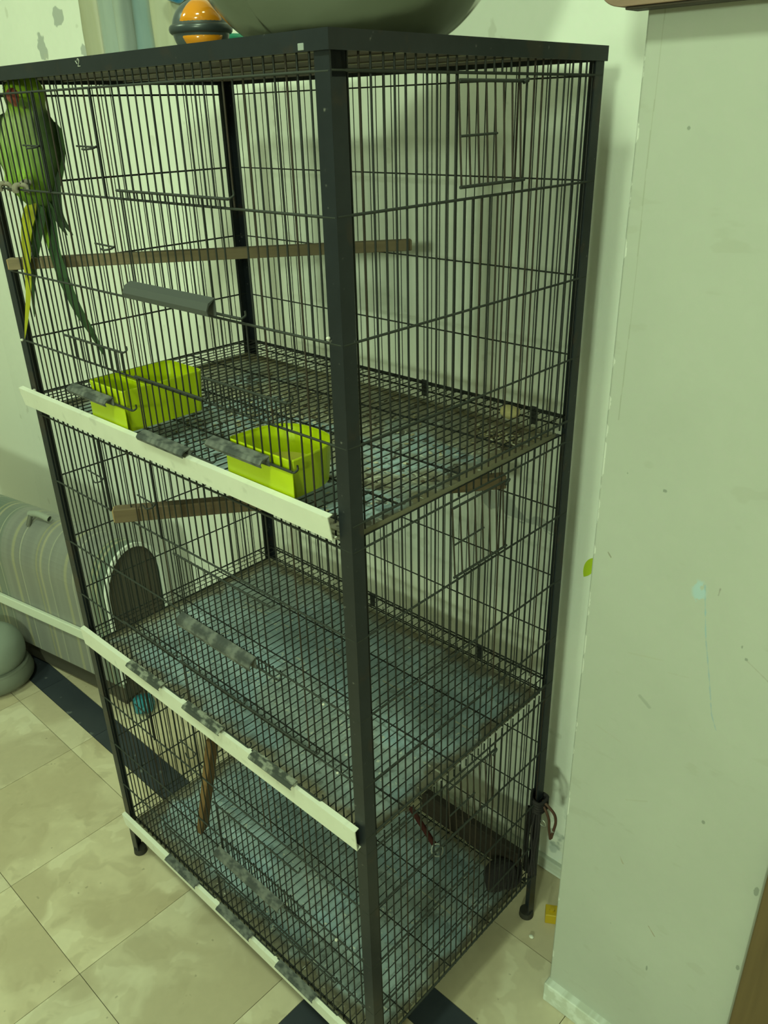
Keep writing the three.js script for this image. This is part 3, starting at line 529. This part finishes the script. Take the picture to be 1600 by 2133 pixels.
// ---------- things on top of the cage ----------
{
  const prof = [[0.0, 0.0], [0.085, 0.0], [0.105, 0.004], [0.126, 0.015], [0.147, 0.033], [0.166, 0.056], [0.183, 0.085], [0.197, 0.118], [0.207, 0.152], [0.211, 0.158], [0.222, 0.160], [0.224, 0.162], [0.222, 0.164], [0.209, 0.162], [0.204, 0.153], [0.194, 0.118], [0.180, 0.086], [0.163, 0.058], [0.144, 0.036], [0.124, 0.018], [0.104, 0.007], [0.085, 0.003], [0, 0.003]].map(([a, b]) => new THREE.Vector2(a, b));
  const bump = tex(256, 128, (u, v) => { const k = 0.5 + 0.8 * (fbm(u * 12, v * 2.2, 901, 3) - 0.5) + 0.02 * (noise(u * 6, v * 120, 911) - 0.5); return [k, k, k]; }, { srgb: false, repeat: true });
  const steel = new THREE.MeshStandardMaterial({ color: lin(0.62, 0.61, 0.57), metalness: 1, roughness: 0.16, bumpMap: bump, bumpScale: 0.010 });
  solo('steel_basin', new THREE.LatheGeometry(new THREE.SplineCurve(prof).getPoints(110), 96), steel, 'wide dented stainless steel basin on top of the cage', 'basin', [-0.19, H + 0.0004, -0.215]);
}
{
  const t = thing('toy_ball', 'grey plastic toy ball with orange windows beside the steel basin', 'toy', [-0.463, H + 0.0385, -0.200]);
  const gray = M(0.075, 0.09, 0.10, 0.3), R0 = 0.0375;
  const shell = new THREE.SphereGeometry(R0, 40, 28); shell.scale(1.12, 1, 1);
  obj('shell', shell, gray, t);
  const org = new THREE.MeshPhysicalMaterial({ color: lin(0.75, 0.26, 0.006), roughness: 0.12, clearcoat: 1, clearcoatRoughness: 0.05 });
  // windows facing the camera: raised patches of a slightly larger sphere
  const dir = Math.atan2(0.611 + 0.463, 0.584 + 0.20);
  for (const [a, b, w] of [[0.42, 1.38, 1.3], [1.80, 2.5, 1.25]]) {
    const P = [], I = [], nu = 20, nv = 12;
    for (let j = 0; j <= nv; j++) for (let i = 0; i <= nu; i++) { const v = j / nv, th = a + (b - a) * v, ww = w * (a < 1 ? 0.55 + 0.45 * Math.sqrt(v) : 1 - 0.3 * v), ph = dir + (i / nu - 0.5) * ww * 1.35, e = Math.min(1, 5 * Math.min(i / nu, 1 - i / nu, v, 1 - v)), r = R0 * (0.99 + 0.05 * Math.sqrt(e)); P.push(r * 1.12 * Math.sin(th) * Math.sin(ph), r * Math.cos(th), r * Math.sin(th) * Math.cos(ph)); }
    for (let j = 0; j < nv; j++) for (let i = 0; i < nu; i++) { const q = j * (nu + 1) + i; I.push(q, q + nu + 1, q + 1, q + 1, q + nu + 1, q + nu + 2); }
    const g = new THREE.BufferGeometry(); g.setAttribute('position', new THREE.Float32BufferAttribute(P, 3)); g.setIndex(I); g.computeVertexNormals(); obj('orange_window', g, org, t);
  }
  const band = new THREE.TorusGeometry(R0 * 1.0, 0.0045, 10, 48); band.rotateX(Math.PI / 2); band.scale(1.12, 1.3, 1); obj('waist_band', band, M(0.045, 0.055, 0.062, 0.3), t);
}
solo('teal_lid', new THREE.LatheGeometry([[0, 0], [0.028, 0], [0.03, 0.004], [0.029, 0.034], [0.025, 0.040], [0, 0.041]].map(([a, b]) => new THREE.Vector2(a, b)), 32), M(0.02, 0.27, 0.17, 0.35), 'teal plastic lid half hidden between the toy ball and the steel basin', 'lid', [-0.528, H + 0.0003, -0.297]);

// ---------- things on the back wall ----------
{
  const t = thing('hanging_cover', 'striped grey and beige cloth hanging in folds on the wall above the cage', 'cloth', [-1.27, 1.66, ZW + 0.002]);
  const cols = [[0, 0.40, 0.385, 0.28], [0.09, 0.40, 0.385, 0.28], [0.11, 0.50, 0.48, 0.40], [0.19, 0.48, 0.47, 0.40], [0.24, 0.33, 0.38, 0.36], [0.31, 0.31, 0.36, 0.35], [0.36, 0.46, 0.46, 0.40], [0.41, 0.36, 0.40, 0.37], [0.45, 0.17, 0.20, 0.20], [0.56, 0.13, 0.145, 0.12], [0.60, 0.18, 0.26, 0.29], [0.64, 0.20, 0.28, 0.30], [0.67, 0.22, 0.25, 0.22], [0.70, 0.46, 0.45, 0.34], [1.01, 0.50, 0.49, 0.38]];
  const dye = tex(512, 256, (u, v) => { const q = clamp(u + 0.02 * (fbm(u * 6, v * 5, 925, 3) - 0.5)); let i = 0; while (cols[i + 1][0] < q) i++; const A = cols[i], B = cols[i + 1], k = mix3(A.slice(1), B.slice(1), sstep(A[0], B[0], q)); const n = fbm(u * 30, v * 3, 927, 4); return k.map((c) => c * (0.86 + 0.28 * n)); });
  const W = 0.405, P = [], U = [], I = [], nu = 90, nv = 30;
  for (let j = 0; j <= nv; j++) for (let i = 0; i <= nu; i++) { const u = i / nu, v = j / nv; P.push(-0.205 + W * u + 0.008 * (fbm(u * 3, v * 3, 921, 3) - 0.5), 0.62 * v, 0.012 + 0.011 * Math.sin(u * 34 + 1.5 * fbm(u * 4, v * 2, 931, 2)) * (0.5 + fbm(u * 7, v, 933, 2)) + 0.008 * fbm(u * 9, v * 6, 941, 3)); U.push(u, v); }
  for (let j = 0; j < nv; j++) for (let i = 0; i < nu; i++) { const q = j * (nu + 1) + i; I.push(q, q + 1, q + nu + 1, q + 1, q + nu + 2, q + nu + 1); }
  const g = new THREE.BufferGeometry(); g.setAttribute('position', new THREE.Float32BufferAttribute(P, 3)); g.setAttribute('uv', new THREE.Float32BufferAttribute(U, 2)); g.setIndex(I); g.computeVertexNormals();
  obj('folds', g, new THREE.MeshStandardMaterial({ map: dye, roughness: 0.5, side: THREE.DoubleSide }), t);
  obj('hem', rbox(-0.09 + 0.19, 0.195, 0.0, 0.045, 0.006, 0.03, 0.008), M(0.55, 0.6, 0.55, 0.5), t, null, 'pale crumpled hem');
}
{
  const g = new THREE.CapsuleGeometry(0.016, 0.06, 8, 16); g.rotateZ(Math.PI / 2 - 0.25);
  const t = thing('cloth_peg', 'bright blue plastic peg at the top of the hanging cloth', 'peg', [-1.062, 1.802, ZW + 0.05]);
  obj('jaw', g, M(0.02, 0.24, 0.55, 0.3), t); obj('stem', rod([0, 0, 0], [0, 0, -0.05], 0.006, 10), M(0.02, 0.2, 0.45, 0.3), t);
}
{
  const s = new THREE.Shape(); s.moveTo(0, -0.026); s.bezierCurveTo(0.014, -0.012, 0.014, 0.012, 0.004, 0.026); s.bezierCurveTo(-0.012, 0.016, -0.014, -0.006, 0, -0.026);
  const g = new THREE.ExtrudeGeometry(s, { depth: 0.0008, bevelEnabled: false }); g.rotateZ(-0.35);
  solo('leaf_sticker', g, M(0.48, 0.62, 0.02, 0.5), 'small yellow-green leaf-shaped scrap stuck on the wall beside the pier edge', 'sticker', [-0.016, 0.807, ZW + 0.0003]);
}
// wooden ledge on the pier whose lower corner shows at the top right
{
  const s = new THREE.Shape(), x0 = 0.078, x1 = 0.9, y0 = 1.6645, y1 = 1.76;
  s.moveTo(x0 + 0.028, y0); s.lineTo(x1, y0); s.lineTo(x1, y1); s.lineTo(x0, y1); s.lineTo(x0, y0 + 0.026); s.bezierCurveTo(x0, y0 + 0.012, x0 + 0.010, y0 + 0.001, x0 + 0.028, y0);
  const g = new THREE.ExtrudeGeometry(s, { depth: 0.028, bevelEnabled: true, bevelThickness: 0.001, bevelSize: 0.001, bevelSegments: 2 });
  g.translate(-0.3, -y0, 0.002);
  const t = thing('wooden_ledge', 'brown wooden board with a rounded lower corner fixed across the top of the pier', 'board', [0.3, y0, ZP]);
  obj('board', planarUV(g, (x, y) => y * 3, (x) => x * 1.5), new THREE.MeshStandardMaterial({ map: woodTex([0.24, 0.15, 0.11], [0.36, 0.235, 0.18], 951), roughness: 0.6 }), t);
  obj('edge_strip', rbox(-0.19, 0.6, -0.004, -0.0012, 0.002, 0.029, 0.001), M(0.05, 0.036, 0.026), t, null, 'dark edging under the board');
}

// ---------- left background ----------
{
  const A = Math.atan2(0.18, 0.984);
  const t = thing('round_top_trunk', 'long round-topped trunk under a striped grey cover at left behind the cage', 'trunk', [-1.28, 0, -0.368]); t.rotation.y = A;   // local -x runs left, end at x = 0
  const Wd = 0.104, Ht = 0.508, wallY = 0.375, Len = 1.15;
  const arch = (w, h, y0, k = 26) => { const p = [[w, y0]]; for (let i = 0; i <= k; i++) { const a = Math.PI * i / k; p.push([w * Math.cos(a), wallY + (h - wallY) * Math.sin(a)]); } p.push([-w, y0]); return p; };
  const stripes = tex(1024, 16, (u) => {
    const x = u * Len; const n = fbm(x * 60, 1, 961, 3);
    let k = mix3([0.185, 0.185, 0.185], [0.25, 0.25, 0.235], n);
    k = mix3(k, [0.135, 0.17, 0.145], sstep(0.5, 0.6, fbm(x * 9, 3, 971, 2)));
    const P = 0.24, f = ((x + 0.02) % P) / P;
    for (const [c, w, col] of [[0.16, 0.03, [0.33, 0.31, 0.21]], [0.30, 0.012, [0.38, 0.37, 0.30]], [0.62, 0.018, [0.30, 0.28, 0.18]], [0.70, 0.022, [0.36, 0.33, 0.23]], [0.86, 0.010, [0.36, 0.35, 0.28]]]) k = mix3(k, col, 0.85 * (1 - sstep(w * 0.6, w * 1.1, Math.abs(f - c))));
    return k;
  });
  const sg = profileX(arch(Wd, Ht, 0.085).concat(arch(Wd - 0.006, Ht - 0.006, 0.085).reverse()), -Len, 0);
  obj('striped_cover', planarUV(sg, (x) => (x + Len) / Len, () => 0.5), new THREE.MeshPhysicalMaterial({ map: stripes, roughness: 0.45, clearcoat: 0.35, clearcoatRoughness: 0.4 }), t);
  obj('end_panel', profileX(arch(Wd - 0.008, Ht - 0.008, 0.03), -0.03, -0.012), M(0.075, 0.065, 0.05, 0.7), t, null, 'dark brown arched end panel');
  obj('end_rim', profileX(arch(Wd + 0.0015, Ht + 0.0015, 0.10).concat(arch(Wd - 0.009, Ht - 0.009, 0.10).reverse()), -0.006, 0.003), M(0.74, 0.76, 0.74, 0.35), t, null, 'pale metal rim around the end');
  obj('body', box(-Len + 0.01, -0.035, 0.012, 0.29, -Wd + 0.012, Wd - 0.02), M(0.06, 0.052, 0.04, 0.8), t);
  obj('trim_strip', rbox(-Len, 0.0, 0.215, 0.248, Wd + 0.0002, Wd + 0.012, 0.003), M(0.66, 0.68, 0.60, 0.5), t, null, 'pale strip along the front');
  for (const x of [-Len + 0.05, -0.05]) for (const z of [-Wd + 0.03, Wd - 0.04]) obj('foot', box(x - 0.02, x + 0.02, 0, 0.014, z - 0.02, z + 0.02), M(0.04, 0.035, 0.03), t);
  const hx = -0.36, hz = 0.02, hy = Ht - 0.002; const hd = obj('clasp', tube([[hx - 0.03, hy + 0.016, hz + 0.01], [hx, hy + 0.022, hz + 0.006], [hx + 0.05, hy + 0.014, hz]], 0.0095, 10, 10), M(0.30, 0.32, 0.28, 0.5), t); obj('clasp_pin', rod([hx - 0.022, hy + 0.016, hz + 0.012], [hx - 0.018, hy - 0.012, hz + 0.03], 0.007, 10), M(0.12, 0.12, 0.1, 0.6), hd);
}
{
  const t = thing('round_grey_pouffe', 'round grey two-tier padded object at the left edge on the tiles', 'pouffe', [-1.70, 0, -0.075]);
  const lathe = (pts) => new THREE.LatheGeometry(new THREE.SplineCurve(pts.map(([a, b]) => new THREE.Vector2(a, b))).getPoints(48), 48);
  obj('base_ring', lathe([[0.0, 0.001], [0.075, 0.001], [0.100, 0.012], [0.108, 0.034], [0.100, 0.060], [0.085, 0.07], [0, 0.072]]), M(0.17, 0.18, 0.15, 0.6), t);
  obj('cushion', lathe([[0.0, 0.055], [0.06, 0.056], [0.088, 0.075], [0.097, 0.11], [0.090, 0.15], [0.066, 0.178], [0.03, 0.187], [0, 0.188]]), M(0.25, 0.28, 0.25, 0.65), t, null, 'plump lighter grey cushion');
}
{
  const g = new THREE.IcosahedronGeometry(0.03, 4), p = g.attributes.position; for (let i = 0; i < p.count; i++) { const k = 0.8 + 0.45 * fbm(p.getX(i) * 70 + 3, p.getY(i) * 70 + p.getZ(i) * 60, 981, 3); p.setXYZ(i, p.getX(i) * k * 1.2, Math.max(-0.022, p.getY(i) * k * 0.9), p.getZ(i) * k); } g.computeVertexNormals();
  solo('blue_bag', g, M(0.03, 0.20, 0.27, 0.35), 'small crumpled blue plastic bag on the floor beyond the cage, beside the trunk', 'bag', [-1.235, 0.0225, -0.30]);
}
// ---------- low in the cage and beside it ----------
{
  const t = thing('toy_block', 'yellow plastic toy block on the floor against the pier', 'toy', [0.035, 0, -0.508]); t.rotation.y = 0.55;
  obj('cube', rbox(-0.014, 0.014, 0.0, 0.026, -0.014, 0.014, 0.002), M(0.50, 0.33, 0.006, 0.4), t);
  obj('stud', new THREE.CylinderGeometry(0.0055, 0.0058, 0.005, 20), M(0.46, 0.30, 0.006, 0.4), t, [0, 0.0284, 0]);
}
solo('white_pebble', new THREE.SphereGeometry(0.0045, 14, 10).scale(1.2, 0.7, 1), M(0.75, 0.74, 0.66, 0.6), 'tiny white pellet alone on the floor right of the cage', 'pellet', [0.0286, 0.0032, -0.441]);
{
  const g = planarUV(rbox(-0.285, -0.025, 0.1335, 0.196, -0.470, -0.452, 0.003), (x, y) => y * 4, (x) => x * 1.4);
  solo('wooden_board', g, new THREE.MeshStandardMaterial({ map: woodTex([0.022, 0.015, 0.011], [0.045, 0.03, 0.021], 991), roughness: 0.75 }), 'dark brown board standing on edge at the back of the lowest tier', 'board');
}
{
  const g = new THREE.IcosahedronGeometry(0.03, 4), p = g.attributes.position; for (let i = 0; i < p.count; i++) { const k = 0.5 + 1.0 * fbm(p.getX(i) * 38 + 3, p.getY(i) * 40 + p.getZ(i) * 38, 1001, 2); p.setXYZ(i, p.getX(i) * k * 1.15, Math.max(-0.016, p.getY(i) * k * 0.62), p.getZ(i) * k * 1.3); } g.computeVertexNormals();
  solo('rag', g, M(0.028, 0.022, 0.026, 0.9), 'dark crumpled rag in the far right corner of the lowest tier', 'rag', [-0.04, 0.1475, -0.428]);
}
{
  const t = thing('bird_toy', 'dark red stick with a clear ring lying in the lowest tier', 'toy', [-0.19, 0.1365, -0.392]);
  obj('stick', rod([-0.115, 0.0025, -0.048], [-0.012, 0.0, -0.006], 0.0062, 12), M(0.075, 0.010, 0.008, 0.5), t);
  const g = new THREE.TorusGeometry(0.0125, 0.0016, 8, 36); g.rotateX(-0.9); g.rotateY(0.6); obj('ring', g, M(0.55, 0.56, 0.54, 0.3), t, [0.006, 0.007, 0.006]);
  obj('hub', rbox(-0.004, 0.004, -0.003, 0.010, -0.003, 0.003, 0.001), M(0.4, 0.42, 0.4, 0.4), t, [0.006, 0.002, 0.006]);
}
{
  const t = thing('leather_strap', 'brown strap knotted round the far right post with a hanging loop', 'strap', [0.004, 0.345, -0.485]);
  const br = M(0.085, 0.035, 0.022, 0.6), dk = M(0.018, 0.014, 0.016, 0.85);
  obj('loop', tube([[0.002, 0, 0.006], [0.016, -0.006, 0.006], [0.029, -0.022, 0.002], [0.032, -0.042, 0.0], [0.029, -0.066, 0.0], [0.026, -0.088, 0.001]], 0.0029, 30, 8), br, t);
  obj('loop', tube([[0.002, -0.004, 0.008], [0.014, -0.016, 0.010], [0.021, -0.036, 0.008], [0.022, -0.06, 0.006], [0.025, -0.09, 0.003]], 0.0027, 30, 8), br, t);
  obj('buckle', rbox(0.022, 0.031, -0.0695, -0.0665, -0.004, 0.004, 0.001), M(0.5, 0.5, 0.46, 0.3, { metalness: 0.6 }), t);
  obj('ring', new THREE.TorusGeometry(0.007, 0.0012, 8, 28).translate(0.010, -0.05, 0.012), M(0.5, 0.5, 0.45, 0.3, { metalness: 0.6 }), t);
  const wraps = []; for (let i = 0; i < 5; i++) wraps.push(tube([[-0.026, -0.006 * i, -0.009], [-0.010, -0.006 * i + 0.004, 0.021], [0.003, -0.006 * i + 0.001, 0.020], [0.005, -0.006 * i, -0.008], [-0.010, -0.006 * i - 0.002, -0.013]], 0.0035, 24, 8, true));
  obj('knot', mergeGeometries(wraps), dk, t);
  const tails = []; for (let i = 0; i < 6; i++) { const a = -0.020 + 0.005 * i; tails.push(tube([[a, -0.02, 0.018], [a + jit(0.006), -0.08, 0.022 + jit(0.006)], [a + jit(0.01), -0.14, 0.021 + jit(0.006)], [a + jit(0.008), -0.19 - rand() * 0.02, 0.02]], 0.0028, 18, 6)); }
  obj('hanging_end', mergeGeometries(tails), dk, t, null, 'dark cloth ends hanging down the post');
}
renderer.render(scene, camera);
